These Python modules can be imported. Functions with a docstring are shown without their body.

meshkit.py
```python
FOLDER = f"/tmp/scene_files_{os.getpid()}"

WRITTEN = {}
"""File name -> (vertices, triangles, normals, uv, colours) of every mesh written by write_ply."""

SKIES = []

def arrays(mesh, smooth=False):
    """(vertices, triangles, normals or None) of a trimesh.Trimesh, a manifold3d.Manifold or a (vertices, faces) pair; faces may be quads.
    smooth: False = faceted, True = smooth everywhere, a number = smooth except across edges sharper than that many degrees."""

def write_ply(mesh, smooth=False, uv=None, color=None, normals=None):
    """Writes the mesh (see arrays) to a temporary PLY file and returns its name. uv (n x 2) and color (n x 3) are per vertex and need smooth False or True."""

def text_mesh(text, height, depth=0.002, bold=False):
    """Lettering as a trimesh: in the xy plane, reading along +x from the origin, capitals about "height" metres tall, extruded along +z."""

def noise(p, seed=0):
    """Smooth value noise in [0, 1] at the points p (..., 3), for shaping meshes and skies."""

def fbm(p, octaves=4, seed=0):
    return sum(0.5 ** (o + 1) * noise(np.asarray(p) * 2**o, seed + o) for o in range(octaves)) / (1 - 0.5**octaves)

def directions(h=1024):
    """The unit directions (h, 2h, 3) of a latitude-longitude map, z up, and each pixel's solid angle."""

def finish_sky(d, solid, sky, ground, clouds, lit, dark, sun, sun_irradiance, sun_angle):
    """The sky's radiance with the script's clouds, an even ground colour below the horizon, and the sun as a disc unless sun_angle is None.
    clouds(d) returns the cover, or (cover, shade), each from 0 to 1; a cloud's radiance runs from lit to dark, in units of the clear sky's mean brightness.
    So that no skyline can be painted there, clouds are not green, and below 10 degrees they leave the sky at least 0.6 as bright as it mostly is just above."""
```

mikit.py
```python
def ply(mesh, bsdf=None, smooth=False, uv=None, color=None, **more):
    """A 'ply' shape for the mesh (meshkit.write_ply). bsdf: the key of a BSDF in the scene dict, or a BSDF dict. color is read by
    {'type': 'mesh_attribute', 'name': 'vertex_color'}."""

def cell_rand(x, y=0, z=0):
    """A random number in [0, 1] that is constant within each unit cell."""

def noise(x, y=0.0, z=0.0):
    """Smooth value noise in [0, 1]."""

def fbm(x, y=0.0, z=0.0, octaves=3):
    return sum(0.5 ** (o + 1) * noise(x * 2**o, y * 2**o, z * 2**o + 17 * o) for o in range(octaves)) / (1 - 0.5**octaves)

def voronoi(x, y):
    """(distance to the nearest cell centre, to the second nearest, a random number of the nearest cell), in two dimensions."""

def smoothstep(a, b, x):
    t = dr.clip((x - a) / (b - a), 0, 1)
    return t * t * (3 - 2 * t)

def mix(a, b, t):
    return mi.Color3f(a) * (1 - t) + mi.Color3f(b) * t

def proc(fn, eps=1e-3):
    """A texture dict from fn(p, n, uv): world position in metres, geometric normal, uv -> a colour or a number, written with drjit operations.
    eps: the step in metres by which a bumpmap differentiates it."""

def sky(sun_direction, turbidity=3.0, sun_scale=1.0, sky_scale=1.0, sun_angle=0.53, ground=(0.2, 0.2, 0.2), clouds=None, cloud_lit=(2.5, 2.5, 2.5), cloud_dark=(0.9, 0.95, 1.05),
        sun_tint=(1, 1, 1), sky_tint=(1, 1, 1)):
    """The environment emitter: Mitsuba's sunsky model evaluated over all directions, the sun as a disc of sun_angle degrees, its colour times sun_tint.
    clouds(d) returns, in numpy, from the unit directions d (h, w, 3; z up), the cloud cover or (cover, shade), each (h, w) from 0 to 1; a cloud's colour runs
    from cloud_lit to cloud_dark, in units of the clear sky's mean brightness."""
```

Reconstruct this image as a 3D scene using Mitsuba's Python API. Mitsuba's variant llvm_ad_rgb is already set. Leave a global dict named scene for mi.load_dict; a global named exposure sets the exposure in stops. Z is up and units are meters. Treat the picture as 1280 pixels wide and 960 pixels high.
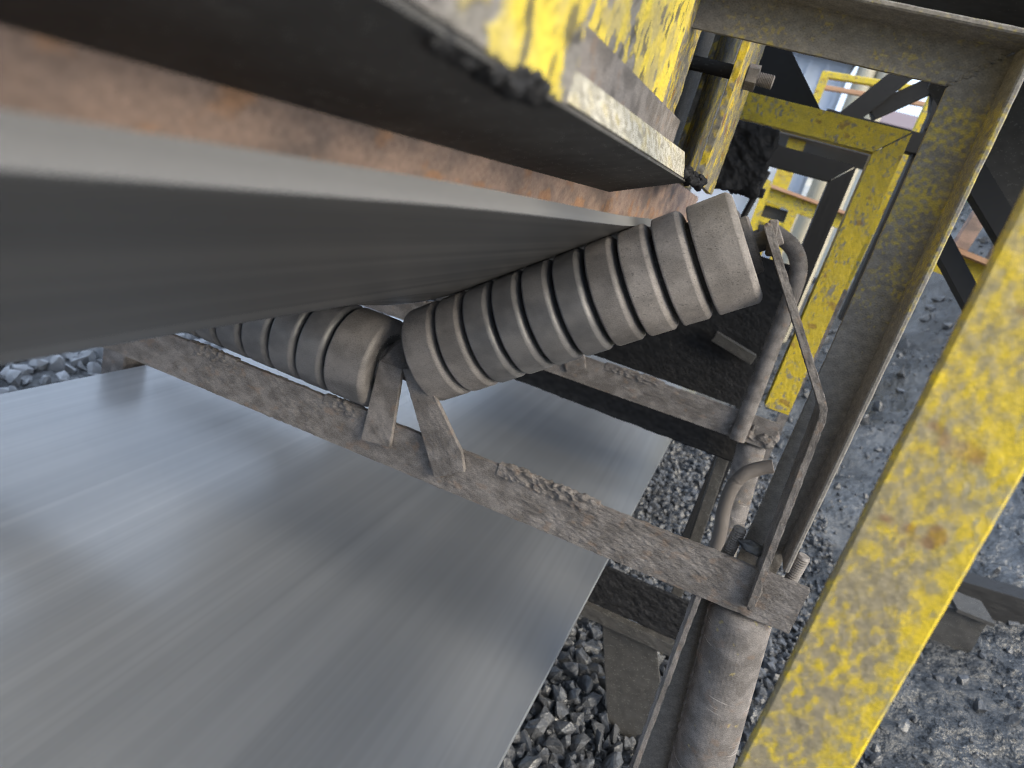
import math
import numpy as np, trimesh, mitsuba as mi, drjit as dr
import manifold3d as m3
from shapely.geometry import Polygon
import mikit, meshkit
from mikit import noise, fbm, smoothstep, mix, proc, voronoi

scene, labels = {}, {}
T = mi.ScalarTransform4f
# ------------------------------------------------------------------ camera, sky, exposure
# world: x across the conveyor (outwards +), y along it (away from the camera), z up; the lens is the origin
FWD = (-0.23739645, 0.92265808, -0.30388318)
UP = (-0.34785761, 0.2113373, 0.91341755)
scene['camera'] = {'type': 'thinlens', 'fov': 74.53, 'fov_axis': 'x', 'near_clip': 0.02, 'far_clip': 400.0,
                   'aperture_radius': 0.0021, 'focus_distance': 0.93,
                   'to_world': T().look_at(origin=[0, 0, 0], target=list(FWD), up=list(UP))}
exposure = 3.4
scene['sky_light'] = mikit.sky((0.82, -0.36, 0.48), turbidity=3, sun_scale=0.42, sun_angle=40, clouds=lambda d: np.ones(d.shape[:2]) * 0.92,
                               cloud_lit=(1.52, 1.83, 2.32), cloud_dark=(1.0, 1.12, 1.3), sun_tint=(0.84, 0.95, 1.13), ground=(0.1, 0.1, 0.1))

# ------------------------------------------------------------------ materials
def c3(v): return mi.Color3f(*v)
def pr(fn, rough=0.7, spec=0.3, bump=None, scale=1.0, eps=5e-4, metallic=0.0):
    b = {'type': 'principled', 'base_color': proc(fn) if callable(fn) else {'type': 'rgb', 'value': list(fn)},
         'roughness': proc(rough) if callable(rough) else rough, 'specular': spec, 'metallic': metallic}
    if bump is not None:
        b = {'type': 'bumpmap', 'arbitrary': proc(bump, eps), 'scale': scale, 'bsdf': b}
    return {'type': 'twosided', 'bsdf': b}

def grain(p, f): return fbm(p.x * f, p.y * f, p.z * f, 3)

def col_dust(p, n, uv):
    a, b = grain(p, 45), noise(p.x * 700, p.y * 700, p.z * 700)
    c = mix((0.115, 0.104, 0.098), (0.182, 0.166, 0.158), smoothstep(0.3, 0.7, a))
    c = c * (0.72 + 0.56 * b)
    return mix(c, (0.2, 0.13, 0.085), 0.3 * smoothstep(0.62, 0.75, grain(p + 9.1, 60)))
def bmp_dust(p, n, uv): return fbm(p.x * 260, p.y * 260, p.z * 260, 3) * 0.0012
scene['m_dust'] = pr(col_dust, 0.75, 0.25, bmp_dust)

def col_rub(p, n, uv):
    a, b = grain(p, 30), noise(p.x * 800, p.y * 800, p.z * 800)
    c = mix((0.108, 0.1, 0.096), (0.166, 0.153, 0.147), smoothstep(0.3, 0.7, a)) * (0.8 + 0.4 * b)
    return mix(c, (0.05, 0.047, 0.046), 0.25 * smoothstep(0.80, 0.88, noise(p.x * 330, p.y * 330, p.z * 330)))
def bmp_rub(p, n, uv): return fbm(p.x * 500, p.y * 500, p.z * 500, 2) * 0.0004
scene['m_disc'] = pr(col_rub, 0.52, 0.4, bmp_rub)
def col_pol(p, n, uv): return mix((0.078, 0.077, 0.08), (0.125, 0.121, 0.122), smoothstep(0.3, 0.7, grain(p, 26))) * (0.9 + 0.2 * noise(p.x * 700, p.y * 700, p.z * 700))
scene['m_disc_polished'] = pr(col_pol, 0.40, 0.45, bmp_rub, 0.5)

def col_rubd(p, n, uv):
    a, b = grain(p, 30), noise(p.x * 800, p.y * 800, p.z * 800)
    c = mix((0.155, 0.141, 0.132), (0.225, 0.205, 0.193), smoothstep(0.3, 0.7, a)) * (0.78 + 0.44 * b)
    return mix(c, (0.06, 0.055, 0.052), 0.5 * smoothstep(0.76, 0.86, noise(p.x * 420, p.y * 420, p.z * 420)))
scene['m_disc_dusty'] = pr(col_rubd, 0.7, 0.3, bmp_rub)

YEL, YEL2 = (0.64, 0.47, 0.02), (0.47, 0.36, 0.04)
def yellow(amount, f=60.0, dark=(0.115, 0.105, 0.09), pale=(0.27, 0.25, 0.21), stretch=0.5, wd=0.09):
    def fn(p, n, uv):
        q = fbm(p.x * f, p.y * f, p.z * f * stretch, 4)
        big = fbm(p.x * f * 0.15 + 3, p.y * f * 0.15, p.z * f * 0.15, 2)
        t = smoothstep(0.50 - wd, 0.50 + wd, q + amount - 0.5 + 0.5 * (big - 0.5))
        g = mix(dark, pale, fbm(p.x * 150, p.y * 150, p.z * 150 + 7, 3))
        y = mix(YEL2, YEL, fbm(p.x * 40, p.y * 40 + 5, p.z * 40, 2))
        c = mix(g, y, t)
        rust = smoothstep(0.66, 0.74, fbm(p.x * 35, p.y * 35 + 31, p.z * 35, 3))
        c = mix(c, (0.2, 0.085, 0.03), 0.6 * rust)
        return c * (0.8 + 0.4 * noise(p.x * 600, p.y * 600, p.z * 600))
    return fn
def bmp_paint(p, n, uv): return fbm(p.x * 160, p.y * 160, p.z * 110, 4) * 0.0016
post_ = yellow(0.36, 240, wd=0.27, pale=(0.33, 0.28, 0.18), dark=(0.18, 0.155, 0.115)); post2_ = yellow(0.62, 240, wd=0.24, pale=(0.36, 0.32, 0.2), dark=(0.2, 0.18, 0.1))
def col_post(p, n, uv): return mix(post_(p, n, uv), post2_(p, n, uv), dr.minimum(1.0, 0.45 * smoothstep(-0.28, 0.02, p.z) + smoothstep(0.165, 0.197, p.x + 0.03 * (fbm(p.x * 40, p.y * 40, p.z * 14, 3) - 0.5))))
scene['m_yellow_post'] = pr(col_post, 0.55, 0.4, bmp_paint, 0.6)
scene['m_yellow_dull'] = pr(yellow(0.40, 150, wd=0.2, dark=(0.08, 0.075, 0.07)), 0.6, 0.3, bmp_paint)
scene['m_yellow_bright'] = pr(yellow(0.66, 170, wd=0.16, dark=(0.17, 0.15, 0.09)), 0.5, 0.4, bmp_paint)
YG = (0.36, 0.295, 0.06)
def col_frame(p, n, uv):
    # grime thickest near the base and on the overhead bar, yellow left in the middle of the upright
    amt = 0.30 * smoothstep(-0.16, 0.0, p.z) * (1 - 0.5 * smoothstep(0.17, 0.24, p.z)) + 0.16
    q = fbm(p.x * 260, p.y * 260, p.z * 200, 3) * 0.6 + 0.4 * fbm(p.x * 30, p.y * 30, p.z * 22, 3)
    t = smoothstep(0.36, 0.68, q + amt - 0.5)
    g = mix((0.125, 0.115, 0.107), (0.235, 0.22, 0.203), fbm(p.x * 130, p.y * 130, p.z * 130 + 7, 3))
    c = mix(g, mix(YG, (0.46, 0.36, 0.05), noise(p.x * 40, p.y * 40, p.z * 40)), 0.85 * t)
    return c * (0.75 + 0.5 * noise(p.x * 650, p.y * 650, p.z * 650))
scene['m_yellow_grimy'] = pr(col_frame, 0.65, 0.3, bmp_paint, 0.8)
def peel_mask(p):
    q = fbm(p.x * 24, p.y * 28, p.z * 20, 5)
    return smoothstep(0.485, 0.515, q + 0.55 * (fbm(p.x * 5 + 1, p.y * 7 + 2.2, p.z * 4.5, 2) - 0.5) + 0.17 * smoothstep(0.04, 0.11, p.z) - 0.10 + 0.13 * smoothstep(-0.118, -0.112, p.x) * smoothstep(0.345, 0.30, p.y))
def col_peel(p, n, uv):
    t = peel_mask(p)
    g = mix((0.10, 0.094, 0.09), (0.24, 0.225, 0.215), fbm(p.x * 90, p.y * 90, p.z * 50 + 7, 4))
    pits = smoothstep(0.60, 0.66, fbm(p.x * 110, p.y * 110, p.z * 50, 3))
    y = mix((0.50, 0.40, 0.06), (0.68, 0.53, 0.035), fbm(p.x * 60, p.y * 60, p.z * 60, 3))
    c = mix(mix(g, y, t), (0.035, 0.033, 0.032), pits * 0.85)
    c = mix(c, (0.22, 0.205, 0.18), 0.12 + 0.5 * smoothstep(0.42, 0.72, fbm(p.x * 34 + 2, p.y * 34, p.z * 26, 4)))
    return c * (0.78 + 0.44 * noise(p.x * 420, p.y * 420, p.z * 420))
def bmp_peel(p, n, uv):
    return peel_mask(p) * 0.0012 + fbm(p.x * 140, p.y * 140, p.z * 60, 4) * 0.004 - 0.0025 * smoothstep(0.64, 0.70, fbm(p.x * 120, p.y * 120, p.z * 45, 3))
scene['m_peel'] = pr(col_peel, 0.6, 0.3, bmp_peel)

def col_rust(p, n, uv):
    a = fbm(p.x * 20, p.y * 22, p.z * 30, 4)
    c = mix((0.215, 0.165, 0.145), (0.36, 0.255, 0.205), smoothstep(0.3, 0.7, a))
    o = smoothstep(0.52, 0.68, fbm(p.x * 30, p.y * 26 + 4, p.z * 40, 4) - 0.9 * (p.z + 0.025) * 3)
    c = mix(c, (0.42, 0.22, 0.11), 0.6 * o)
    return c * (0.8 + 0.4 * fbm(p.x * 300, p.y * 300, p.z * 300, 2))
scene['m_rust'] = pr(col_rust, 0.8, 0.25, lambda p, n, uv: fbm(p.x * 200, p.y * 200, p.z * 200, 3) * 0.001)

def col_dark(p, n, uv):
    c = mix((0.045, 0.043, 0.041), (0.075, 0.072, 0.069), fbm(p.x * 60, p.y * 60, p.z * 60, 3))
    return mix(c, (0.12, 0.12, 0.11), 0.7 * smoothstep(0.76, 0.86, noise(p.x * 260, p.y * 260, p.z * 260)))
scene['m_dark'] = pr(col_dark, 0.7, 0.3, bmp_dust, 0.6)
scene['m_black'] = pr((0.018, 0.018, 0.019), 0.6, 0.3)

def streak(p, s=1.0): return fbm(p.x * 38 * s, p.y * 0.35, 3.0, 4)
def col_ret(p, n, uv):
    s, w = streak(p), fbm(p.x * 7 + 3, p.y * 0.6, 1.0, 3)
    c = mix((0.135, 0.143, 0.155), (0.19, 0.198, 0.21), smoothstep(0.2, 0.8, 0.35 * s + 0.65 * w))
    sc = smoothstep(0.55, 0.95, noise(p.x * 60, p.y * 0.5, 2.0)) * smoothstep(0.4, 0.65, fbm(p.x * 3, p.y * 0.8, 5.0, 2)) * smoothstep(-0.45, -0.8, p.x)
    c = mix(c, (0.25, 0.256, 0.266), 0.4 * sc)
    return c * (0.97 + 0.06 * noise(p.x * 240, p.y * 3, 0.0))
def rough_ret(p, n, uv): return 0.20 + 0.09 * streak(p, 0.5)
scene['m_return'] = pr(col_ret, rough_ret, 1.0)
scene['m_return']['bsdf'].pop('specular'); scene['m_return']['bsdf']['eta'] = 1.8
def col_carry(p, n, uv):
    s = fbm(p.x * 30 + p.z * 30, p.y * 0.5, 3.0, 4)
    return mix((0.040, 0.0385, 0.038), (0.062, 0.059, 0.056), smoothstep(0.3, 0.7, s))
scene['m_carry'] = pr(col_carry, 0.42, 0.5)
scene['m_lit_edge'] = pr(lambda p, n, uv: mix((0.115, 0.116, 0.12), (0.17, 0.171, 0.175), fbm(p.x * 90, p.y * 3, p.z * 90, 3)), 0.45, 0.5)  # paler than the belt: sky light on the cut edge painted in
def col_bare(p, n, uv):
    s = fbm(p.x * 30 + p.y * 190, p.y * 60 - p.z * 300, p.x * 20, 3)
    c = mix((0.22, 0.205, 0.165), (0.42, 0.40, 0.34), smoothstep(0.3, 0.7, s))
    return mix(c, (0.5, 0.38, 0.07), 0.2 * smoothstep(0.5, 0.7, fbm(p.x * 20, p.y * 50, p.z * 90, 3)))
scene['m_bare'] = pr(col_bare, 0.5, 0.4)
def col_coal(p, n, uv):
    return mix((0.034, 0.036, 0.041), (0.105, 0.109, 0.118), fbm(p.x * 22, p.y * 22, p.z * 22, 3)) * (0.75 + 0.5 * noise(p.x * 190, p.y * 190, p.z * 190))
scene['m_coal'] = pr(col_coal, 0.42, 0.7, lambda p, n, uv: fbm(p.x * 120, p.y * 120, p.z * 120, 3) * 0.003)
def col_ground(p, n, uv):
    a = fbm(p.x * 2.2, p.y * 2.2, 0.0, 4)
    return mix((0.026, 0.028, 0.031), (0.092, 0.096, 0.102), smoothstep(0.3, 0.72, a)) * (0.7 + 0.6 * noise(p.x * 110, p.y * 110, p.z * 110))
def rough_ground(p, n, uv): return 0.26 + 0.35 * smoothstep(0.35, 0.6, fbm(p.x * 1.7 + 4, p.y * 1.7, 0.0, 3))
scene['m_ground'] = pr(col_ground, rough_ground, 1.0, lambda p, n, uv: fbm(p.x * 60, p.y * 60, p.z * 60, 4) * 0.02)
scene['m_crust_shade'] = pr(lambda p, n, uv: mix((0.010, 0.010, 0.011), (0.024, 0.024, 0.026), noise(p.x * 90, p.y * 90, p.z * 90)), 0.7, 0.25,
                      lambda p, n, uv: fbm(p.x * 150, p.y * 150, p.z * 150, 3) * 0.003)  # near-black coal crust, also painted on as shade for plate and under beam
scene['m_sheen_gravel'] = pr(lambda p, n, uv: mix((0.12, 0.125, 0.135), (0.36, 0.365, 0.38), fbm(p.x * 14, p.y * 14, p.z * 14, 3)), 0.5, 0.5)  # paler than coal: sky sheen put into the gravel colour
def col_pipe(p, n, uv):
    c = col_dust(p, n, uv)
    c = mix(c, (0.42, 0.34, 0.12), 0.45 * smoothstep(0.72, 0.80, fbm(p.x * 75, p.y * 75, p.z * 60, 4)))
    return mix(c, (0.36, 0.33, 0.31), 0.6 * smoothstep(0.74, 0.82, noise(p.x * 25, p.y * 25, p.z * 420)) * smoothstep(0.5, 0.65, fbm(p.x * 20, p.y * 20, p.z * 14, 2)))
scene['m_pipe'] = pr(col_pipe, 0.7, 0.3, bmp_dust, 0.8)
scene['m_hose'] = pr((0.12, 0.105, 0.095), 0.6, 0.3)
scene['m_sheet'] = pr(lambda p, n, uv: mix((0.40, 0.45, 0.53), (0.58, 0.61, 0.66), fbm(p.x * 2, p.y * 2, p.z * 3, 3)), 0.5, 0.4)
scene['m_beige'] = pr(lambda p, n, uv: mix((0.28, 0.25, 0.18), (0.52, 0.48, 0.38), fbm(p.x * 14, p.y * 14, p.z * 1.0, 3)), 0.6, 0.3)
scene['m_roof'] = pr((0.17, 0.125, 0.13), 0.6, 0.3)
scene['m_white'] = pr(lambda p, n, uv: mix((0.5, 0.5, 0.48), (0.75, 0.75, 0.73), fbm(p.x * 3, p.y * 3, p.z * 3, 3)), 0.6, 0.3)
scene['m_rail_rust'] = pr(lambda p, n, uv: mix((0.36, 0.18, 0.1), (0.50, 0.32, 0.2), fbm(p.x * 6, p.y * 6, p.z * 6, 3)), 0.7, 0.3)
scene['m_thread'] = pr(lambda p, n, uv: mix((0.15, 0.135, 0.125), (0.24, 0.215, 0.2), noise(p.x * 200, p.y * 200, p.z * 200)), 0.5, 0.5)
scene['m_leaf'] = pr((0.09, 0.22, 0.03), 0.6, 0.3)

# ------------------------------------------------------------------ mesh helpers
def box(x0, x1, y0, y1, z0, z1, ch=0.0):
    e = np.array([x1 - x0, y1 - y0, z1 - z0], float); c = np.array([x0 + x1, y0 + y1, z0 + z1]) / 2
    if ch <= 0:
        m = trimesh.creation.box(e)
    else:
        pts = []
        for s in np.array(np.meshgrid([-1, 1], [-1, 1], [-1, 1])).T.reshape(-1, 3):
            for k in range(3):
                q = s * e / 2; o = s * ch; o[k] = 0; pts.append(q - o)
        m = trimesh.convex.convex_hull(np.array(pts))
    m.apply_translation(c); return m
def cat(*ms):
    m = trimesh.util.concatenate(list(ms)); m.soft = all(getattr(q, 'soft', False) for q in ms); return m
def shade(mesh, smooth): return True if getattr(mesh, 'soft', False) else smooth
def frame_axes(d, up):
    d = np.array(d, float); d /= np.linalg.norm(d)
    s = np.cross(d, up); s /= np.linalg.norm(s); u = np.cross(s, d); return d, s, u
def bar(a, b, w, h, up=(0, 0, 1), ch=0.0):
    """A bar from a to b, w wide across, h high in the direction of up."""
    a, b = np.array(a, float), np.array(b, float); d, s, u = frame_axes(b - a, up)
    m = box(-w / 2, w / 2, 0, np.linalg.norm(b - a), -h / 2, h / 2, ch)
    M = np.eye(4); M[:3, 0], M[:3, 1], M[:3, 2], M[:3, 3] = s, d, u, a
    m.apply_transform(M); return m
def place_axis(m, a, d):
    """z axis of m to the direction d, origin to a."""
    m.apply_transform(trimesh.geometry.align_vectors([0, 0, 1], np.array(d, float) / np.linalg.norm(d))); m.apply_translation(a); return m
def rod(a, b, r, n=28):
    a, b = np.array(a, float), np.array(b, float); L = np.linalg.norm(b - a)
    c = min(0.12 * r, 0.002)
    return place_axis(lathe([(0, 0), (r - c, 0), (r, c), (r, L - c), (r - c, L), (0, L)], n), a, b - a)
def lathe(prof, n=64):
    return trimesh.creation.revolve(np.array(prof, float), sections=n)
def prism(poly, a0, a1, axis='y'):
    """Polygon in (x, z) extruded along y, or in (y, z) along x."""
    m = trimesh.creation.extrude_polygon(Polygon(poly), a1 - a0)
    v = m.vertices.copy()
    m.vertices = np.c_[v[:, 0], v[:, 2] + a0, v[:, 1]] if axis == 'y' else np.c_[v[:, 2] + a0, v[:, 0], v[:, 1]]
    m.fix_normals(); return m
def tube(path, r, n=14):
    p = np.array(path, float)
    t = np.linspace(0, len(p) - 1, len(p) * 6); i = np.minimum(t.astype(int), len(p) - 2); f = (t - i)[:, None]
    g = lambda k: p[np.clip(i + k, 0, len(p) - 1)]
    q = 0.5 * (2 * g(0) + (g(1) - g(-1)) * f + (2 * g(-1) - 5 * g(0) + 4 * g(1) - g(2)) * f**2 + (3 * g(0) - g(-1) - 3 * g(1) + g(2)) * f**3)
    a = np.linspace(0, 2 * np.pi, n, endpoint=False); V, u = [], np.array([0.3, 0.2, 0.93])
    for k in range(len(q)):
        d = q[min(k + 1, len(q) - 1)] - q[max(k - 1, 0)]; d /= np.linalg.norm(d)
        s = np.cross(d, u); s /= np.linalg.norm(s); u2 = np.cross(s, d)
        V.append(q[k] + r * (np.cos(a)[:, None] * s + np.sin(a)[:, None] * u2))
    V = np.vstack(V + [q[:1], q[-1:]]); F = []
    for k in range(len(q) - 1):
        for j in range(n):
            A, B = k * n + j, k * n + (j + 1) % n; F += [[A, B, B + n], [A, B + n, A + n]]
    for j in range(n):
        F += [[len(V) - 2, (j + 1) % n, j], [len(V) - 1, (len(q) - 1) * n + j, (len(q) - 1) * n + (j + 1) % n]]
    m = trimesh.Trimesh(V, F, process=False); m.fix_normals(); return m
def rough(m, edge, amp, f, seed=0, mask=None, octaves=4):
    """Subdivide and push the surface in and out: caked dust and crust as real relief."""
    m = m.copy(); m.merge_vertices()
    v, fc = trimesh.remesh.subdivide_to_size(m.vertices, m.faces, edge, max_iter=14)
    m = trimesh.Trimesh(v, fc); m.merge_vertices()
    h = (meshkit.fbm(m.vertices * f, octaves, seed) - 0.42) * amp
    if mask is not None: h = h * mask(m.vertices)
    n = np.array(m.vertex_normals); m.vertices = m.vertices + n * h[:, None]; m.soft = edge <= 0.0125; return m
def crag(c, r, sub=3, amp=0.4, f=8, seed=0):
    m = trimesh.creation.icosphere(subdivisions=sub); v = m.vertices
    k = 1 + amp * (meshkit.fbm(v * 1.6 + seed * 7.3, 4, seed) - 0.5) * 2
    m.vertices = v * k[:, None] * np.array(r) + np.array(c); m.soft = True; return m

def numbered(k):
    if k not in used: used.add(k); return k
    i = 1
    while f'{k}_{i:03d}' in used: i += 1
    used.add(f'{k}_{i:03d}'); return f'{k}_{i:03d}'
used = set()
def thing(name, label, cat_, group=None, kind=None):
    k = numbered(name); labels[k] = {'label': label, 'category': cat_}
    if group: labels[k]['group'] = group
    return k
def part(parent, name, mesh, mat, smooth=30, label=None, kind=None):
    k = numbered(parent + '__' + name); scene[k] = mikit.ply(mesh, mat, smooth=shade(mesh, smooth))
    if label or kind:
        labels[k] = {}
        if label: labels[k]['label'] = label
        if kind: labels[k]['kind'] = kind
    return k
def solo(name, mesh, mat, label, cat_, smooth=30, group=None, kind=None):
    k = thing(name, label, cat_, group); scene[k] = mikit.ply(mesh, mat, smooth=shade(mesh, smooth))
    if kind: labels[k]['kind'] = kind
    return k
def struct(name, mesh, mat, smooth=True):
    k = numbered(name); scene[k] = mikit.ply(mesh, mat, smooth=shade(mesh, smooth)); labels[k] = {'kind': 'structure'}; return k

# ------------------------------------------------------------------ ground and coal
GZ = -1.36
def terrain(x, y):
    x, y = np.asarray(x, float), np.asarray(y, float)
    p = np.stack([x, y, 0 * x], -1)
    d = np.maximum(0.75 * x + 0.35 * y - 2.3, 0)
    side = np.clip((x - 0.10 * y - 0.3) / 1.2, 0, 1)
    z = GZ + side * (0.26 * d + 0.25 * (meshkit.fbm(p * 0.7, 3, 5) - 0.4) * np.minimum(d, 1.5)) * np.exp(-d / 22)
    z = z + 2.3 * np.exp(-((x - 5.2)**2 + (y - 11)**2) / 18)
    left = np.clip((-x - 1.6) / 1.5, 0, 1)
    z = z + left * 0.15 * (meshkit.fbm(p * 1.1, 3, 8))
    z = z + 0.10 * (meshkit.fbm(p * 2.3, 4, 1) - 0.5) + 0.05 * (meshkit.fbm(p * 9, 4, 2) - 0.5)
    slab = meshkit.fbm(p * [3.2, 6.5, 1] + 11, 3, 9); z = z + side * 0.07 * np.floor(slab * 7 + 0.8 * meshkit.fbm(p * 14, 2, 6)) / 7 * 2
    return z + 0.018 * (meshkit.fbm(p * 40, 3, 3) - 0.5)
def grid(xs, ys):
    X, Y = np.meshgrid(xs, ys); Z = terrain(X, Y); n = len(xs)
    i = np.arange((len(ys) - 1) * n).reshape(-1, n)[:, :-1].ravel()
    F = np.vstack([np.c_[i, i + 1, i + n + 1], np.c_[i, i + n + 1, i + n]])
    return trimesh.Trimesh(np.c_[X.ravel(), Y.ravel(), Z.ravel()], F, process=False)
gx = np.unique(np.round(np.r_[-120, -60, -30, np.arange(-16, -4, 0.4), np.arange(-4, -0.3, 0.04), np.arange(-0.3, 2.6, 0.012), np.arange(2.6, 7, 0.03), np.arange(7, 20, 0.25), 30, 60, 120], 4))
gy = np.unique(np.round(np.r_[-60, -20, -6, -2, np.arange(0, 1, 0.1), np.arange(1, 3.6, 0.012), np.arange(3.6, 8, 0.03), np.arange(8, 24, 0.2), 30, 45, 80, 160], 4))
struct('ground', grid(gx, gy), 'm_ground')

rng = np.random.default_rng(7)
ROCK = []
for k in range(10):
    v = rng.normal(size=(15, 3)); v /= np.linalg.norm(v, axis=1, keepdims=True); v *= rng.uniform(0.75, 1.1, (15, 1)) * np.array([1, rng.uniform(0.65, 1), rng.uniform(0.5, 0.8)])
    ROCK.append(trimesh.convex.convex_hull(v))
def rot(a, b, c):
    return trimesh.transformations.euler_matrix(a, b, c)[:3, :3]
def rocks(xy, size, lift=0.3):
    V, F, o = [], [], 0; z = terrain(xy[:, 0], xy[:, 1])
    for (x, y), zz, s in zip(xy, z, size):
        m = ROCK[rng.integers(len(ROCK))]; R = rot(*rng.uniform(0, 6.28, 3))
        V.append(m.vertices @ R.T * s + [x, y, zz + lift * s]); F.append(m.faces + o); o += len(m.vertices)
    return trimesh.Trimesh(np.vstack(V), np.vstack(F), process=False)
def scatter(n, x0, x1, y0, y1): return np.c_[rng.uniform(x0, x1, n), rng.uniform(y0, y1, n)]
big = []
tries = scatter(4000, -0.12, 0.34, 1.2, 1.95)
sz = np.sort(rng.uniform(0.014, 0.038, 4000) * rng.uniform(0.8, 1.1, 4000))[::-1]
for (x, y), s in zip(tries, sz):
    if all((x - a)**2 + (y - b)**2 > (0.56 * (s + c))**2 for a, b, c in big): big.append((x, y, s))
    if len(big) > 285: break
for x, y, s in big:
    m = ROCK[rng.integers(len(ROCK))]
    w = trimesh.Trimesh(m.vertices @ rot(*rng.uniform(0, 6.28, 3)).T * s + [x, y, float(terrain(x, y)) + s * 0.45], m.faces, process=False)
    w = w.subdivide(); w.vertices = w.vertices + w.vertex_normals * ((meshkit.fbm(w.vertices * 60, 2, 4) - 0.5) * 0.28 * s)[:, None]
    solo('coal_lump', w, 'm_coal', 'black angular coal lump in the heap between the return belt and the pipe leg', 'coal lump', smooth=False, group='coal lumps heaped beside the return belt')
g1 = rocks(scatter(5200, -0.3, 0.9, 1.0, 3.9), rng.uniform(0.008, 0.024, 5200))
g2 = rocks(scatter(4200, -0.4, 0.65, 2.0, 5.0), rng.uniform(0.010, 0.034, 4200))
g3 = rocks(scatter(9000, -5, -1.2, 0.3, 7), rng.uniform(0.015, 0.055, 9000))
g4 = rocks(scatter(7000, 0.5, 5, 1.2, 7), 0.004 + 0.03 * rng.random(7000)**4)
g5 = rocks(scatter(2600, -2, 4, 4, 14), 0.015 + 0.07 * rng.random(2600)**3)
k = solo('coal_gravel', cat(g1, g2, g4, g5), 'm_coal', 'black coal gravel covering the ground below the conveyor', 'coal gravel', smooth=False, kind='stuff')

solo('pale_gravel', g3, 'm_sheen_gravel', 'coal gravel beyond the left edge of the return belt, sky sheen painted pale grey', 'gravel', smooth=False, kind='stuff')
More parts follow.
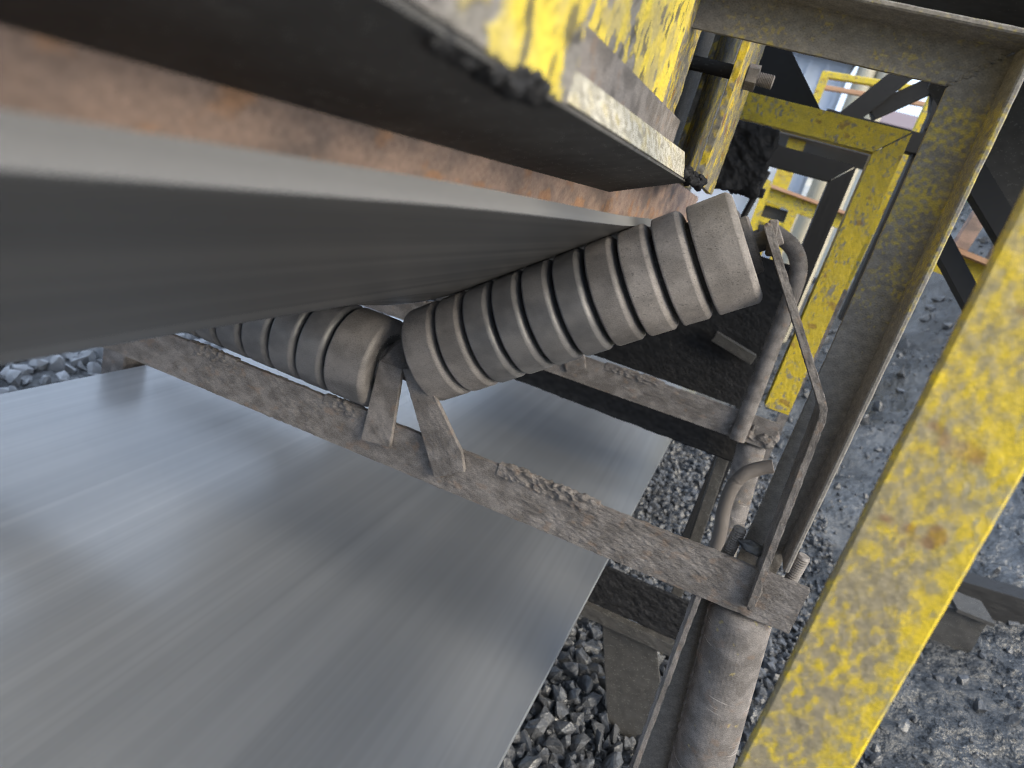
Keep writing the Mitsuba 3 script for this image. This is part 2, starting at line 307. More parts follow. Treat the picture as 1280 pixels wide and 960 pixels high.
# ------------------------------------------------------------------ belts
def loft(sections, ys):
    """Closed cross-sections (k x 2 in x, z) at stations ys."""
    n = len(sections[0]); V = np.vstack([np.c_[s[:, 0], np.full(n, y), s[:, 1]] for s, y in zip(sections, ys)]); F = []
    for i in range(len(ys) - 1):
        for j in range(n):
            A, B = i * n + j, i * n + (j + 1) % n; F += [[A, B, B + n], [A, B + n, A + n]]
    m = trimesh.Trimesh(V, F, process=False)
    cv, cf = trimesh.creation.triangulate_polygon(Polygon(sections[0]), engine='earcut')
    cap = np.argmin(((cv[:, None] - np.asarray(sections[0])[None])**2).sum(-1), 1)[cf]
    m = trimesh.Trimesh(V, np.vstack([F, cap, cap + (len(ys) - 1) * n]), process=False)
    trimesh.repair.fix_normals(m); return m
CX, ANG = -0.72, math.radians(37.0)
BT = 0.0132
def carry_section(y, edge=False):
    near = math.exp(-((y - 0.94) / 0.12)**2) + math.exp(-((y - 1.77) / 0.12)**2)
    R, lift = 0.62 - 0.2 * near, 0.016 * (1 - min(near, 1))
    d = np.array([math.cos(ANG), math.sin(ANG)]); zb = -0.281 + lift
    P = np.array([-0.2416, -0.1135]); C = P + d * ((zb - P[1]) / d[1]); tip = P + d * ((-0.14 - P[0]) / d[0])
    sb = R * math.tan(ANG / 2); c = np.array([C[0] - sb, zb + R])
    arc = [c + R * np.array([math.sin(a), -math.cos(a)]) for a in np.linspace(0, ANG, 16)]
    under = np.array(arc + [arc[-1] * (1 - t) + tip * t for t in (0.33, 0.66, 0.985)] + [tip])
    nrm = np.gradient(under, axis=0); nrm /= np.linalg.norm(nrm, axis=1, keepdims=True); nrm = np.c_[-nrm[:, 1], nrm[:, 0]]
    top = under + nrm * BT
    under[:, 1] += 0.007 * float(np.clip((0.85 - y) / 0.5, 0, 1)); top[:, 1] += 0.007 * float(np.clip((0.85 - y) / 0.5, 0, 1))
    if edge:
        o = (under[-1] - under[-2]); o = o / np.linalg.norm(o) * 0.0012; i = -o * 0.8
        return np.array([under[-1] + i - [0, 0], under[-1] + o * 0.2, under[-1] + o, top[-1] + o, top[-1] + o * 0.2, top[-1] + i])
    half = np.vstack([under, top[::-1]])
    mir = lambda a: np.c_[2 * CX - a[:, 0], a[:, 1]]
    return np.vstack([mir(under)[::-1], under, top[::-1], mir(top)])
ys = np.r_[np.arange(-7.0, 0.6, 0.1), np.arange(0.6, 2.2, 0.03), np.arange(2.2, 6.2, 0.25)]
k = thing('carrying_belt', 'dark grey rubber carrying belt troughed over the impact rollers, loaded side up', 'conveyor belt')
part(k, 'carcass', loft([carry_section(y) for y in ys], ys), 'm_carry', 40)
part(k, 'edge', loft([carry_section(y, True) for y in ys], ys), 'm_lit_edge', 20, label='cut edge of the belt, sky light painted in as pale grey')
RZ = -0.78
prof = np.array([[-1.361, RZ - 0.016], [-0.0305, RZ - 0.016], [-0.0295, RZ - 0.013], [-0.0295, RZ - 0.002], [-0.0315, RZ], [-1.3595, RZ], [-1.3615, RZ - 0.002], [-1.3615, RZ - 0.013]])
ry = np.arange(-7.0, 7.1, 0.25)
solo('return_belt', loft([prof + [0.0415 * (y - 0.75) - 0.0245, 0] for y in ry], ry), 'm_return', 'wide pale grey worn return belt running flat below the idler frame', 'conveyor belt')

# ------------------------------------------------------------------ idlers
WU = np.array([math.cos(ANG), 0, math.sin(ANG)])
RR = 0.0748
def disc_mesh(w, seed=0, n=96, gap=0.0068):
    r = RR
    b = w - gap
    prof = [(0.050, 0.0), (r - 0.0025, 0.0), (r - 0.0007, 0.0007), (r, 0.0025), (r, 0.0032), (r, b - 0.0088), (r, b - 0.008), (r - 0.0008, b - 0.006), (r - 0.003, b - 0.003), (r - 0.0065, b - 0.0008), (r - 0.011, b), (0.050, b)]
    m = lathe(prof, n)
    v = m.vertices; rad = np.hypot(v[:, 0], v[:, 1]); h = (meshkit.fbm(v * 60 + seed * 3.1, 3, seed) - 0.5) * 0.0022 * (rad > 0.06)
    v[:, :2] *= (1 + h / np.maximum(rad, 0.01))[:, None]; m.vertices = v; return m
def roller(label, a, d, widths, dusty=(), polished=(), dy=0.0, group='impact rollers under the carrying belt'):
    """Impact roller: rubber discs in a row on a steel core, starting at a along d."""
    t = thing('impact_roller', label, 'roller', group); a = np.array(a, float) + [0, dy, 0]; d = np.array(d, float)
    L = sum(widths)
    part(t, 'core', rod(a, a + d * L, 0.0555, 48), 'm_dark', 30)
    s = 0.0
    for i, w in enumerate(widths):
        part(t, 'disc', place_axis(disc_mesh(w, i + int(abs(a[0]) * 90), 96, 0.0068 if i < len(widths) - 1 else 0.0), a + d * s, d), 'm_disc_dusty' if i in dusty else 'm_disc_polished' if i in polished else 'm_disc', 35); s += w
    part(t, 'shaft', rod(a - d * 0.03, a + d * (L + 0.042), 0.0125, 24), 'm_dust')
    part(t, 'seal', place_axis(lathe([(0.013, 0), (0.036, 0), (0.038, 0.002), (0.038, 0.014), (0.035, 0.017), (0.013, 0.017)], 48), a + d * (L - 0.006), d), 'm_dust')
    part(t, 'seal', (place_axis(lathe([(0.013, 0), (0.036, 0), (0.038, 0.003), (0.038, 0.018), (0.013, 0.018)], 48), a - d * 0.014, d)), 'm_dust')
    return t
W_WING = [0.058] + [0.0468] * 8 + [0.0585]
A_WING = np.array([-0.1966, 0.94, -0.1733]) + WU * -0.2345
W_CEN = [0.058] + [0.0520] * 8 + [0.0690]
A_CEN = np.array([-0.449 - sum(W_CEN), 0.94, -0.3556])
WL = WU * [-1, 1, 1]
A_LEFT = A_WING * [-1, 1, 1] + [2 * CX, 0, 0]
DY = 0.83
where = ['in the nearest idler frame', 'in the second idler frame behind']
for i in range(2):
    roller(['dusty rubber disc impact roller sloping up to the bent strap, nearest and most complete', 'sloping impact roller of the second idler frame, mostly hidden behind the nearest one'][i],
           A_WING, WU, W_WING, dusty=(7, 8, 9), polished=(2, 3, 4, 5), dy=i * DY)
    roller(['dark level impact roller under the belt, left of the two upright brackets', 'level impact roller of the second idler frame, glimpsed through the gap under the belt'][i],
           A_CEN, (1, 0, 0), W_CEN, polished=range(0, 9), dy=i * DY)
    roller('far wing impact roller hidden behind the belt, ' + where[i], A_LEFT, WL, W_WING, dy=i * DY)

SL = math.tan(math.radians(0.9))       # the base dips slightly to the left
def tilt(m):
    m.vertices = m.vertices + np.c_[0 * m.vertices[:, 0], 0 * m.vertices[:, 0], (m.vertices[:, 0] - 0.244) * SL]; return m
def idler_frame(i, label):
    dy = i * DY; t = thing('idler_frame', label, 'idler frame', 'idler frames across the conveyor')
    e = 0.0045 if i == 0 else 0.009
    def crust(v):   # caked dust: thickest in two stretches of the beam
        x = v[:, 0]; return 0.35 + 0.9 * np.clip(meshkit.fbm(np.c_[x * 9, 0 * x, v[:, 2] * 9], 2, 21) * 2.6 - 0.9, 0, 1)
    leg = rough(tilt(box(-1.68, 0.244, 0.900 + dy, 0.909 + dy, -0.490, -0.418)), e, 0.004, 165, 11, crust, 5)
    foot = rough(tilt(box(-1.68, 0.244, 0.9095 + dy, 0.978 + dy, -0.489, -0.481)), e * 1.6, 0.007, 80, 12, None)
    part(t, 'base_angle', cat(leg, foot), 'm_dust', 35)
    # caked dust lumps standing on the beam's top edge
    for a_, b_, hh in ((-0.215, -0.055, 0.004), (-0.525, -0.445, 0.003), (-0.80, -0.70, 0.002)):
        def fade(v): return np.clip(np.minimum(v[:, 0] - a_, b_ - v[:, 0]) / 0.03, 0, 1) * 0.9 + 0.1
        bm = box(a_, b_, 0.8985 + dy, 0.9105 + dy, -0.432, -0.4175 + hh)
        part(t, 'dust_crust', rough(tilt(bm), 0.0028 if i == 0 else 0.006, 0.013, 150, 21, fade, 4), 'm_dust', 35)
    # two flat brackets between the centre and the wing roller
    def flat(poly_lo, poly_hi, y_lo, y_hi, th):
        P = [(x, y_lo + dy, z) for x, z in poly_lo] + [(x, y_lo + th + dy, z) for x, z in poly_lo] + [(x, y_hi + dy, z) for x, z in poly_hi] + [(x, y_hi + th + dy, z) for x, z in poly_hi]
        return trimesh.convex.convex_hull(np.array(P))
    b1 = cat(flat([(-0.440, -0.470), (-0.390, -0.462)], [(-0.441, -0.335), (-0.402, -0.335)], 0.889, 0.893, 0.009),
             flat([(-0.441, -0.337), (-0.402, -0.337)], [(-0.437, -0.307), (-0.425, -0.297), (-0.412, -0.300), (-0.404, -0.312)], 0.893, 0.925, 0.012))
    part(t, 'bracket', rough(b1, 0.005, 0.0018, 150, 5), 'm_dust', 45)
    b2 = cat(flat([(-0.305, -0.480), (-0.262, -0.452), (-0.274, -0.424)], [(-0.401, -0.335), (-0.360, -0.340), (-0.374, -0.322)], 0.889, 0.894, 0.009),
             flat([(-0.401, -0.336), (-0.360, -0.341)], [(-0.420, -0.312), (-0.405, -0.297), (-0.388, -0.302)], 0.894, 0.930, 0.009))
    part(t, 'bracket', rough(b2, 0.005, 0.0018, 150, 6), 'm_dust', 45)
    # mirrored pair at the far side
    for s, b in ((0, b1), (1, b2)):
        c = b.copy(); c.vertices = c.vertices * [-1, 1, 1] + [2 * CX, 0, -0.02]; c.invert(); part(t, 'bracket', c, 'm_dust', 45)
    # the bent strap carrying the outer shaft end
    if i == 0:
        pl = np.array([(0.1825, -0.468), (0.1660, -0.190), (0.1630, -0.178), (0.158, -0.170), (0.0215, 0.010)])
        ls = Polygon(np.vstack([pl, (pl + [0.0001, 0.0001])[::-1]])).buffer(0.0044, cap_style=2, join_style=1)
        part(t, 'strap', rough(prism(np.array(ls.exterior.coords), 0.884, 0.938), 0.006, 0.0022, 140, 8), 'm_dust', 40)
    else:
        yy = 0.905 + dy
        part(t, 'strap', tube([(0.160, yy - 0.02, -0.49), (0.1585, yy - 0.01, -0.40), (0.155, yy, -0.28), (0.151, yy, -0.16), (0.147, yy, -0.075), (0.134, yy, -0.035), (0.105, yy + 0.01, -0.005), (0.05, yy + 0.02, 0.015)], 0.0195, 24), 'm_dust', 40, label='bent pipe strut carrying the roller end')
    part(t, 'weld', cat(crag((0.181, 0.899 + dy, -0.470), (0.010, 0.006, 0.006), 3, 0.3, seed=3), crag((0.187, 0.899 + dy, -0.455), (0.004, 0.004, 0.016), 3, 0.3, seed=4)), 'm_dust', 50)
    # keeper tab behind the strap
    e0 = A_WING + WU * (sum(W_WING) + 0.030) + [0, dy, 0]
    part(t, 'keeper_tab', bar(e0 + [0.006, 0.0, -0.022], e0 + [-0.006, 0.0, 0.022], 0.026, 0.012, up=WU, ch=0.002), 'm_dust')
    return t
idler_frame(0, 'dusty steel idler frame with caked crust, nearest across the conveyor')
idler_frame(1, 'dusty steel idler frame second from the camera, carrying the yellow portal')

# bolts through the nearest base
def bolt(x, y, z0, z1, r, label, group='threaded bolts standing behind the nearest idler base'):
    t = thing('base_bolt', label, 'bolt', group); L = z1 - z0; pr_ = [(0, 0)]; p = 0.0036
    for k in range(int(L / p)): pr_ += [(r * 0.78, k * p), (r, (k + 0.4) * p), (r, (k + 0.6) * p)]
    pr_ += [(r * 0.8, L), (0, L)]
    part(t, 'thread', place_axis(lathe(pr_, 26), (x, y, z0), (0.06, 0, 1)), 'm_thread', False)
    part(t, 'nut', place_axis(trimesh.creation.cylinder(radius=r * 1.75, height=0.013, sections=6), (x, y, z0 + 0.012), (0.06, 0, 1)), 'm_dust', False)
bolt(0.1335, 0.944, -0.481, -0.389, 0.0095, 'rusty threaded bolt standing left of the portal upright, behind the nearest base')
bolt(0.2245, 0.944, -0.481, -0.392, 0.0095, 'rusty threaded bolt standing right of the portal upright, behind the nearest base')

# ------------------------------------------------------------------ angle-iron portals
def portal(y, mat, label, x0=-0.16, xi=0.155, xo=0.2137, zi=0.219, zo=0.275, zb=-0.478, lip=-1, depth=0.058, e=0.012):
    t = thing('portal_frame', label, 'steel frame', 'angle iron portals standing along the conveyor')
    th = 0.007
    w = (zo - zi)
    # mitred corner: upright and head bar meet on the diagonal, a real gap of 1.5 mm between them
    up_ = prism([(xi, zb), (xo - 0.001, zb), (xo - 0.001, zo - 0.004), (xi, zi - 0.002)], y, y + th)
    hd = prism([(x0, zi), (xi - 0.001, zi), (xo - 0.003, zo - 0.001), (x0, zo - 0.001)], y, y + th)
    if lip < 0:
        f1 = box(xo - th, xo, y - depth, y - 0.0005, zb + 0.065, zo - th - 0.0005, 0.0018); f2 = box(x0, xo, y - depth, y + th, zo - th, zo, 0.0018)
    else:
        f1 = box(xi - 0.0, xi + th, y + th + 0.0005, y + depth, zb, zi - 0.001, 0.0018); f2 = box(x0, xi + th, y + th + 0.0005, y + depth, zi, zi + th, 0.0018)
    u = part(t, 'upright', rough(cat(up_, f1), e, 0.0016, 90, 31), mat, 30)
    part(t, 'head_bar', rough(cat(hd, f2), e, 0.0016, 90, 32), mat, 30)
    ms = []
    r2 = np.random.default_rng(3)
    for k in range(16):
        f = k / 15; a_ = r2.uniform(0.5, 1.3); ms.append(crag((xi + (xo - xi) * f * 0.7 + r2.normal(0, 0.0012), y + 0.001, zi + w * f * 0.7 + r2.normal(0, 0.0012)), (0.0045 * a_, 0.0022 * a_, 0.0024 * a_), 2, 0.6, seed=k))
    if lip < 0: part(t, 'corner_weld', cat(*ms), mat, 50)
    return t
portal(0.970, 'm_yellow_grimy', 'grimy yellow angle iron portal nearest the camera, with a cracked mitred corner')
portal(1.780, 'm_yellow_bright', 'bright yellow portal second from the camera, standing on the second idler base', x0=-0.145, xi=0.197, xo=0.2585, zi=0.238, zo=0.298, zb=-0.40, lip=1, depth=0.05)
portal(2.55, 'm_black', 'portal third from the camera, its shade painted black, seen inside the bright yellow one', x0=-0.1, xi=0.190, xo=0.255, zi=0.222, zo=0.29, zb=-1.3, lip=1, depth=0.06, e=0.05)  # black paints in the shade this portal stands in

# foreground post
fp = prism([(0.1305, -1.4), (0.1975, -1.4), (0.1975, 0.75), (0.1305, 0.75)], 0.450, 0.458)
t = thing('foreground_post', 'large blurred yellow angle post with worn paint, close to the camera at right', 'steel post')
part(t, 'face', rough(box(0.1305, 0.1975, 0.450, 0.458, -1.45, 0.75, 0.0022), 0.012, 0.0012, 70, 3), 'm_yellow_post', 40)
part(t, 'side_flange', box(0.1900, 0.1972, 0.4585, 0.515, -1.45, 0.75, 0.001), 'm_yellow_post', 30)

# ------------------------------------------------------------------ skirtboard
t = thing('skirtboard', 'heavy chute skirtboard with rusty liner, black underside and peeling yellow wall', 'skirtboard')
part(t, 'liner_plate', rough(box(-0.212, -0.200, -5.0, 2.6, -0.066, 0.06), 0.03, 0.0015, 30, 2), 'm_rust', 30, label='rust streaked liner strip just above the belt edge')
def chan(y0):
    y = max(y0, -0.8); return np.array([[-0.1995, -0.004], [-0.103, 0.0245 + 0.0118 * y], [-0.100, 0.0255 + 0.0118 * y], [-0.1005, 0.0275 + 0.0118 * y], [-0.106, 0.034 + 0.012 * y], [-0.1995, 0.034]])
cy = [-5.0, 0.0, 0.5, 1.0]
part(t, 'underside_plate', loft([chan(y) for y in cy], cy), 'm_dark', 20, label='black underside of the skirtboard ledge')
def lip(y): return np.array([[-0.1000, 0.0290 + 0.0118 * y], [-0.1055, 0.0290 + 0.0118 * y], [-0.1155, 0.0385 + 0.0335 * y], [-0.1105, 0.0395 + 0.0335 * y]])
ly = [0.338, 0.6, 0.96]
part(t, 'ledge_strip', loft([lip(y) for y in ly], ly), 'm_bare', 20, label='scraped pale strip along the ledge')
def strp(y): return np.array([[-0.132, 0.036 + 0.02 * y], [-0.139, 0.036 + 0.02 * y], [-0.139, 0.070 + 0.040 * y], [-0.132, 0.070 + 0.040 * y]])
part(t, 'lower_strip', loft([strp(y) for y in [0.33, 0.98]], [0.33, 0.98]), 'm_dust', 20, label='grey bare strip above the pale ledge')
part(t, 'side_wall', rough(box(-0.146, -0.1395, 0.30, 0.835, 0.03, 0.70), 0.008, 0.004, 55, 5), 'm_peel', 40, label='peeling yellow wall panel')
part(t, 'side_wall', rough(box(-0.164, -0.156, 0.842, 1.065, 0.05, 0.70), 0.008, 0.005, 60, 6), 'm_yellow_dull', 40)
part(t, 'side_wall', rough(box(-0.160, -0.152, 1.26, 1.63, 0.05, 0.70), 0.010, 0.004, 60, 7), 'm_yellow_dull', 40)
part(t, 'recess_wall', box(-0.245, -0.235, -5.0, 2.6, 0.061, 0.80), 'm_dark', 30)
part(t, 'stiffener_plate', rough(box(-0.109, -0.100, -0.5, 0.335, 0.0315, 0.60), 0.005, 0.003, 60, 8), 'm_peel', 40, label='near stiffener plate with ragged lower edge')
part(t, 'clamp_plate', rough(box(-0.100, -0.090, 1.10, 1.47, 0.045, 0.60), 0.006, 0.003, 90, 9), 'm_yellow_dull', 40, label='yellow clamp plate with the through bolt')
part(t, 'unseen_far_wall', box(-1.25, -1.24, -5.0, 2.6, -0.08, 0.80), 'm_dark', 30)  # unseen, put in to keep sky light out of the underside
part(t, 'unseen_cover', box(-1.25, -0.13, -5.0, 2.6, 0.81, 0.82), 'm_dark', 30)  # unseen lid, added to close the top against sky light
ms = []; r2 = np.random.default_rng(17)
for k in range(60):
    y = r2.uniform(0.19, 0.325); s = r2.uniform(0.002, 0.0055) * (1.3 if 0.22 < y < 0.3 else 0.8)
    ms.append(crag((-0.1035 + r2.uniform(-0.006, 0.001), y, 0.0275 + 0.0118 * y + r2.uniform(-0.003, 0.003)), (s, s * 1.5, s), 2, 0.6, seed=k))
part(t, 'coal_crust', cat(*ms), 'm_crust_shade', 35, label='ragged wet coal crust hanging off the lower edge', kind='stuff')
ms = [crag((-0.098 + r2.uniform(-0.012, 0.012), y, 0.047 + r2.uniform(-0.008, 0.006)), (0.007, 0.01, 0.006), 2, 0.6, seed=k) for k, y in enumerate(r2.uniform(0.95, 1.12, 22))]
part(t, 'coal_crust', cat(*ms), 'm_crust_shade', 35, kind='stuff')

t = thing('clamp_bolt', 'steel through bolt with hexagonal nut in the yellow clamp plate', 'bolt')
part(t, 'shank', rod((-0.235, 1.25, 0.231), (-0.0995, 1.25, 0.231), 0.0115), 'm_dark')
pf = [(0, 0)]
for k in range(17): pf += [(0.0086, k * 0.0026), (0.011, (k + .4) * 0.0026), (0.011, (k + .6) * 0.0026)]
pf += [(0.0085, 0.0445), (0, 0.0445)]
part(t, 'thread', place_axis(lathe(pf, 24), (-0.0895, 1.25, 0.230), (1, 0, 0)), 'm_thread', False)
part(t, 'nut', place_axis(trimesh.creation.cylinder(radius=0.0205, height=0.017, sections=6), (-0.0795, 1.25, 0.230), (1, 0, 0)), 'm_dust', False)

# ------------------------------------------------------------------ legs and low steel
def pipe_leg(dy, label):
    t = thing('pipe_leg', label, 'pipe leg', 'pipe legs under the idler bases')
    a, b = np.array([0.183 + 0.02 * (dy > 0), 0.941 + dy, -0.4955]), np.array([0.316, 0.941 + dy, -1.40])
    m = place_axis(lathe(np.array([(0.0, 0), (0.030, 0.0005), (0.040, 0.005), (0.0445, 0.016), (0.0445, 0.91), (0.0, 0.91)]) * ([1, 1] if dy == 0 else [0.8, 1]), 48), a, b - a)
    part(t, 'pipe', rough(m, 0.010, 0.0010, 80, 3), 'm_pipe', 40)
    if dy > 0: return
    part(t, 'channel_flange', rough(bar((0.1185, 0.93 + dy, -0.4905), (0.160, 0.93 + dy, -1.40), 0.007, 0.055, up=(0, 1, 0)), 0.012, 0.003, 70, 4), 'm_dust', 30)
    part(t, 'channel_web', rough(bar((0.146, 0.962 + dy, -0.4905), (0.187, 0.962 + dy, -1.40), 0.048, 0.007, up=(0, 1, 0)), 0.012, 0.002, 70, 5), 'm_yellow_grimy', 30)
    ms = [crag(np.array([0.1405, 0.937 + dy, -0.50]) + (b - a) * f, (0.004, 0.004, 0.012), 2, 0.5, seed=k) for k, f in enumerate(np.linspace(0, 0.9, 44))]
    part(t, 'weld', cat(*ms), 'm_dust', 50)
pipe_leg(0, 'round dusty pipe leg with channel under the right end of the nearest idler base')
pipe_leg(DY, 'pipe leg under the second idler base, behind the curved hose')

t = thing('cross_beam', 'coal stained channel cross beam low under the return belt, with gusset', 'steel beam')
part(t, 'web', rough(box(-1.5, 0.215, 1.600, 1.610, -1.018, -0.905), 0.012, 0.006, 60, 4), 'm_crust_shade', 30)
part(t, 'flange', rough(box(-1.5, 0.215, 1.575, 1.6005, -1.052, -1.020), 0.012, 0.005, 60, 5), 'm_dark', 30)
part(t, 'gusset', rough(prism([(0.01, -1.052), (0.16, -1.052), (0.30, -1.36), (0.13, -1.36)], 1.600, 1.610), 0.012, 0.003, 60, 6), 'm_dark', 30)
solo('under_beam', rough(box(-0.7, 0.25, 1.87, 1.95, -0.600, -0.515, 0.004), 0.02, 0.006, 40, 7), 'm_crust_shade', 'cross beam just behind and below the second idler base, its shade painted black', 'steel beam')  # near-black colour stands in for the shade on this beam
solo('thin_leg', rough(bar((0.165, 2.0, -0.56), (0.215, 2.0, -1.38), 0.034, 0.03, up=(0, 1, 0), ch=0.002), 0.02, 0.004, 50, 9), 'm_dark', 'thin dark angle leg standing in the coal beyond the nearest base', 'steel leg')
solo('shade_plate', rough(box(-1.2, 0.165, 2.12, 2.14, -0.505, -0.06), 0.012, 0.005, 40, 10, None, 4), 'm_crust_shade', 'near-black plate added for the shaded gap under the belt behind the second idler frame', 'steel plate')  # dark sheet put in where only shade lies under the belt
solo('idler_stub', rough(bar((0.02, 2.075, -0.315), (0.15, 2.075, -0.345), 0.03, 0.032, ch=0.002), 0.012, 0.003, 60, 4), 'm_dark', 'short dark bar added for the third idler base, in front of the black shade plate', 'steel bar')  # added bar in place of the third idler base
solo('caked_bracket', rough(box(-0.14, -0.012, 1.66, 1.74, 0.075, 0.215), 0.006, 0.032, 48, 14, None, 5), 'm_crust_shade', 'lumpy coal caked bracket behind the clamp plate, under the second portal head', 'bracket')
solo('gusset_plate', prism([(-0.17, 0.50), (-0.055, 0.50), (-0.05, 0.415), (0.09, 0.28), (-0.17, 0.28)], 1.86, 1.872), 'm_black', 'black triangular gusset plate above the second portal head', 'steel plate', False)
far = thing('support_leg', 'rusty leg beyond the left edge of the return belt', 'steel leg')
part(far, 'post', box(-1.49, -1.41, 1.36, 1.44, -1.4, -0.62, 0.004), 'm_dust', 30)
solo('curved_hose', tube([(0.200, 1.30, -0.395), (0.180, 1.30, -0.408), (0.158, 1.295, -0.428), (0.146, 1.29, -0.462), (0.148, 1.285, -0.51), (0.158, 1.28, -0.56), (0.17, 1.28, -0.68), (0.2, 1.28, -0.9)], 0.0135), 'm_hose',
     'bent rubber hose curving down beside the second pipe leg', 'hose')
ms = [crag((r2.uniform(0.15, 0.25), r2.uniform(1.735, 1.80), -0.468 + r2.uniform(0, 0.022)), np.array([1, 1, 0.8]) * (0.003 + 0.010 * r2.random()**2), 2, 0.6, seed=k) for k in range(110)]
ms.append(rough(box(0.135, 0.246, 1.728, 1.805, -0.481, -0.462), 0.004, 0.035, 60, 23, None, 5))
solo('spilled_fines', cat(*ms), 'm_dust', 'grey coal fines piled on the right end of the second idler base', 'coal fines', 35, kind='stuff')
solo('coal_chip', crag((0.163, 0.93, -0.405), (0.020, 0.012, 0.008), 2, 0.4, seed=5), 'm_coal', 'shiny coal chip lying between the bolts on the nearest base', 'coal chip', False)

t = thing('ground_beam', 'dark steel beam half buried in coal fines at the lower right', 'steel beam')
part(t, 'web', rough(box(1.02, 1.372, 2.80, 2.95, -1.40, -1.135), 0.03, 0.012, 20, 4), 'm_dark', 30)
part(t, 'top_flange', rough(box(1.25, 1.385, 2.775, 2.95, -1.1345, -1.12), 0.02, 0.004, 20, 4), 'm_dark', 30)
solo('ground_rail', rough(bar((1.28, 3.14, -1.205), (3.2, 3.55, -1.16), 0.12, 0.16), 0.04, 0.01, 18, 3), 'm_black', 'long black rail lying on the coal behind the half buried beam', 'steel rail')

# ------------------------------------------------------------------ overhead and side steel
t = thing('overhead_truss', 'black steel truss against the white sky beyond the bright yellow portal', 'truss')
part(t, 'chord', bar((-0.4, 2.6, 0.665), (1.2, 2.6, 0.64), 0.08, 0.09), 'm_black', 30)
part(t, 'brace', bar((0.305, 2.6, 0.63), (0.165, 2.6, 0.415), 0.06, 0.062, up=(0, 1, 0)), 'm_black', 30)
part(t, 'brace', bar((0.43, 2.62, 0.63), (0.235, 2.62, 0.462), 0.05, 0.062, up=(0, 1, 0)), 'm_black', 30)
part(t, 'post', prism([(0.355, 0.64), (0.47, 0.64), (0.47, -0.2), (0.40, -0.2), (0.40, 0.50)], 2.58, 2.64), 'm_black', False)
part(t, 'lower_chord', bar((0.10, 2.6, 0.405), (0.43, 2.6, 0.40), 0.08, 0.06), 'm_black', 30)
t = thing('side_brace', 'black diagonal bracing steel right of the nearest portal upright', 'steel brace')
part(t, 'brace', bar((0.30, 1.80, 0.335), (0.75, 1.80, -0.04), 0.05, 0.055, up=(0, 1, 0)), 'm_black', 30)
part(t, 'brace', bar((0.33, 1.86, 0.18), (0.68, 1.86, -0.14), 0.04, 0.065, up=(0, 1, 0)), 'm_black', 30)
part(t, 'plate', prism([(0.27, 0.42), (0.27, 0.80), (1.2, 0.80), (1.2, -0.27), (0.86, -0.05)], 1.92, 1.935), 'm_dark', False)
solo('deck_plate', box(0.02, 1.3, 1.02, 1.90, 0.56, 0.575), 'm_dark', 'dark walkway deck seen from below at the top right corner', 'deck', False)

# ------------------------------------------------------------------ background plant
t = thing('yellow_column', 'slim bright yellow post far behind, between the two nearest portals', 'steel post')
part(t, 'pedestal', bar((0.425, 3.2, -1.4), (0.459, 3.2, -0.12), 0.040, 0.040, up=(0, 1, 0)), 'm_dust', 30)
part(t, 'post', bar((0.459, 3.2, -0.12), (0.485, 3.2, 0.9), 0.034, 0.034, up=(0, 1, 0), ch=0.003), 'm_yellow_bright', 30)
t = thing('walkway', 'raised far walkway with yellow and rusty handrails', 'walkway')
part(t, 'handrail', bar((0.10, 6, 1.238), (1.4, 6, 1.325), 0.05, 0.05, ch=0.008), 'm_yellow_bright', 30)
part(t, 'midrail', bar((0.12, 6, 1.152), (1.4, 6, 1.232), 0.035, 0.035, ch=0.006), 'm_rail_rust', 30, label='rusty orange middle rail')
for x in (0.130, 1.25): part(t, 'railing_post', bar((x + 0.0, 6.0, 0.80), (x, 6.0, 1.24 + 0.06 * x), 0.06, 0.05, up=(0, 1, 0)), 'm_yellow_bright', 30)
part(t, 'deck', box(-0.3, 1.5, 5.9, 6.9, 0.76, 0.82), 'm_dark', 30)
for x in (0.115, 1.3): part(t, 'column', box(x - 0.065, x + 0.065, 6.05, 6.17, -1.4, 0.758), 'm_yellow_bright', 30)
t = thing('yellow_platform', 'low far yellow platform with rusty top flange and square frame', 'platform')
part(t, 'top_flange', bar((-0.02, 5.8, 0.362), (0.75, 5.8, 0.305), 0.20, 0.022), 'm_rail_rust', 30, label='rusty top flange')
part(t, 'beam', bar((0.02, 5.8, 0.295), (0.75, 5.8, 0.24), 0.06, 0.105), 'm_yellow_bright', 30)
for x, zt in ((0.02, 0.25), (0.27, 0.23)): part(t, 'leg', box(x - 0.03, x + 0.035, 5.77, 5.83, -1.4, zt), 'm_yellow_bright', 30)
part(t, 'crossbar', box(0.06, 0.24, 5.78, 5.82, 0.09, 0.125), 'm_yellow_bright', 30)
part(t, 'panel', box(0.06, 0.24, 5.84, 5.86, 0.128, 0.22), 'm_dark', 30)
part(t, 'drum', rod((0.08, 5.95, 0.0), (0.24, 5.95, 0.0), 0.06), 'm_sheet', 30)
t = thing('yellow_guard', 'yellow guard frame with blue grey sheet, seen behind the roller end', 'guard')
part(t, 'top_bar', bar((-0.22, 4.6, 0.315), (0.03, 4.6, 0.285), 0.05, 0.055), 'm_yellow_bright', 30)
part(t, 'post', box(0.0, 0.04, 4.58, 4.62, -1.4, 0.29), 'm_yellow_bright', 30)
part(t, 'sheet', box(-0.6, 0.0, 4.66, 4.67, -0.35, 0.46), 'm_sheet', 30)
t = thing('hanger_rod', 'black hanger rod with clamp in front of the blue grey sheet', 'hanger rod')
part(t, 'rod', rod((-0.005, 2.4, 0.19), (-0.035, 2.4, -0.02), 0.010), 'm_black', 30)
part(t, 'clamp', box(-0.045, 0.01, 2.38, 2.42, 0.105, 0.135, 0.004), 'm_black', 30)
t = thing('sheet_building', 'blue grey sheet clad building beyond the walkway', 'building')
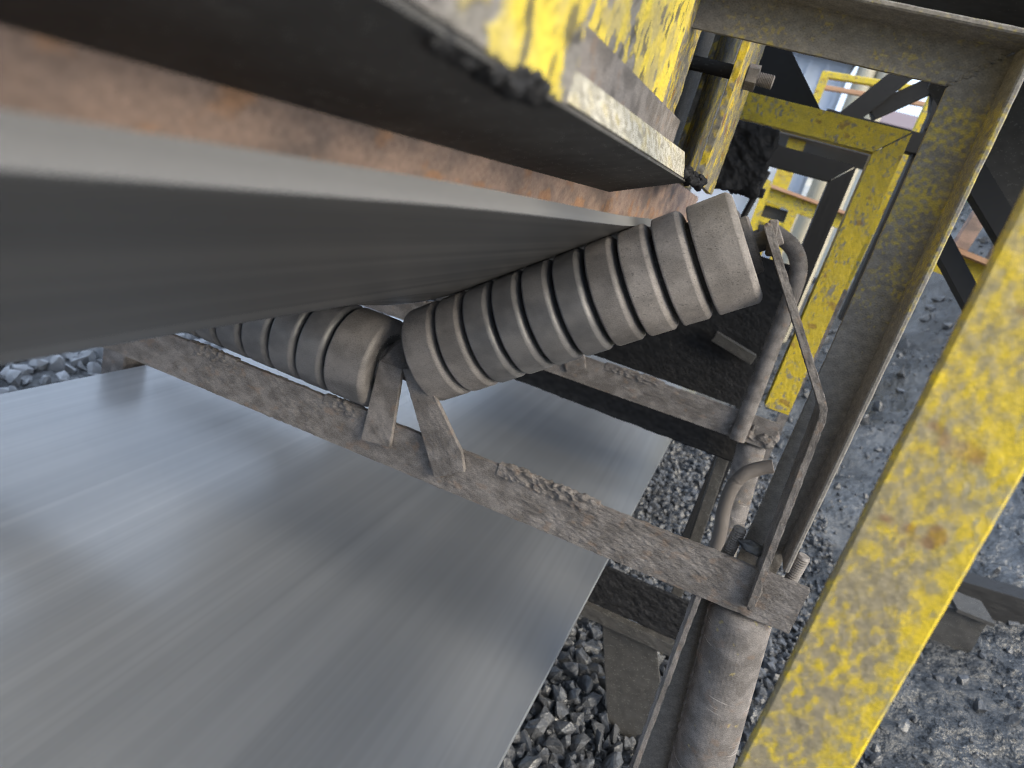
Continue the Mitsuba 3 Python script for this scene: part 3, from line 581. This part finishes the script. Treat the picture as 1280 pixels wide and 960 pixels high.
part(t, 'wall', box(-2.2, 0.37, 7.6, 9.5, -1.4, 1.72), 'm_sheet', 30)
for x in np.arange(-2.1, 0.36, 0.16): part(t, 'cladding_rib', box(x, x + 0.035, 7.575, 7.599, -1.4, 1.72), 'm_sheet', 30)
part(t, 'eave', box(-2.3, 0.40, 7.4, 9.6, 1.721, 1.95), 'm_black', 30)
for i, (x, r) in enumerate(((0.50, 0.085), (0.68, 0.095), (0.59, 0.06))):
    solo('beige_column', rod((x, 7.5 + 0.15 * (i == 2), -1.4), (x, 7.5 + 0.15 * (i == 2), 2.3), r, 32), 'm_beige',
         ['left beige stained round column behind the far railing', 'right beige stained round column behind the far railing', 'slim beige pipe between two stained columns behind the railing'][i], 'column', group='beige columns behind the railing')
t = thing('pale_shed', 'pale far building glimpsed through the portals', 'building')
part(t, 'wall', box(0.35, 0.75, 8.6, 11, -1.4, 0.98), 'm_white', 30)
for z in (0.25, 0.5, 0.75): part(t, 'window', box(0.42, 0.55, 8.57, 8.598, z, z + 0.14), 'm_sheet', 30)
part(t, 'annex', box(0.30, 0.60, 8.2, 8.55, -1.4, 0.45), 'm_beige', 30)
t = thing('red_roof_shed', 'far shed with dull red roof behind the truss', 'shed')
part(t, 'wall', box(1.30, 1.9, 12, 15, -1.4, 2.0), 'm_beige', 30)
part(t, 'roof', prism([(11.8, 2.0), (15.2, 2.0), (13.5, 2.5)], 1.15, 2.05, 'x'), 'm_roof', False)
t = thing('rusty_side_beam', 'yellow beam with rusty top flange right of the nearest portal', 'steel beam')
part(t, 'flange', bar((0.62, 3.0, 0.155), (1.6, 3.0, 0.05), 0.12, 0.018), 'm_rail_rust', 30, label='rusty top flange')
part(t, 'web', bar((0.62, 3.0, 0.10), (1.6, 3.0, -0.005), 0.02, 0.085), 'm_yellow_bright', 30)
solo('brown_post', bar((0.755, 3.02, 0.155), (0.785, 3.02, 0.42), 0.05, 0.05, up=(0, 1, 0)), 'm_rust', 'thin rusty brown post behind the right flange of the nearest portal', 'steel post')
solo('grey_post', bar((0.89, 3.03, 0.14), (0.92, 3.03, 0.55), 0.06, 0.05, up=(0, 1, 0)), 'm_dust', 'grey steel post behind the thin rusty brown post', 'steel post')
lv = []; r3 = np.random.default_rng(5)
for k in range(900):
    c = np.array([3.3, 11.6, 1.15]) + r3.normal(size=3) * [0.5, 0.4, 0.22]; a, b = r3.normal(size=(2, 3)) * 0.05
    lv.append(np.array([c, c + a, c + b, c + a + b]))
lv = np.array(lv); F = np.vstack([np.array([[0, 1, 3], [0, 3, 2]]) + 4 * k for k in range(len(lv))])
t = thing('bush', 'bright green bush on the far coal bank at right', 'bush')
part(t, 'foliage', trimesh.Trimesh(lv.reshape(-1, 3), F, process=False), 'm_leaf', False)
part(t, 'stem', bar((3.3, 11.6, 0.0), (3.3, 11.6, 1.3), 0.03, 0.03, up=(0, 1, 0)), 'm_dust', False)
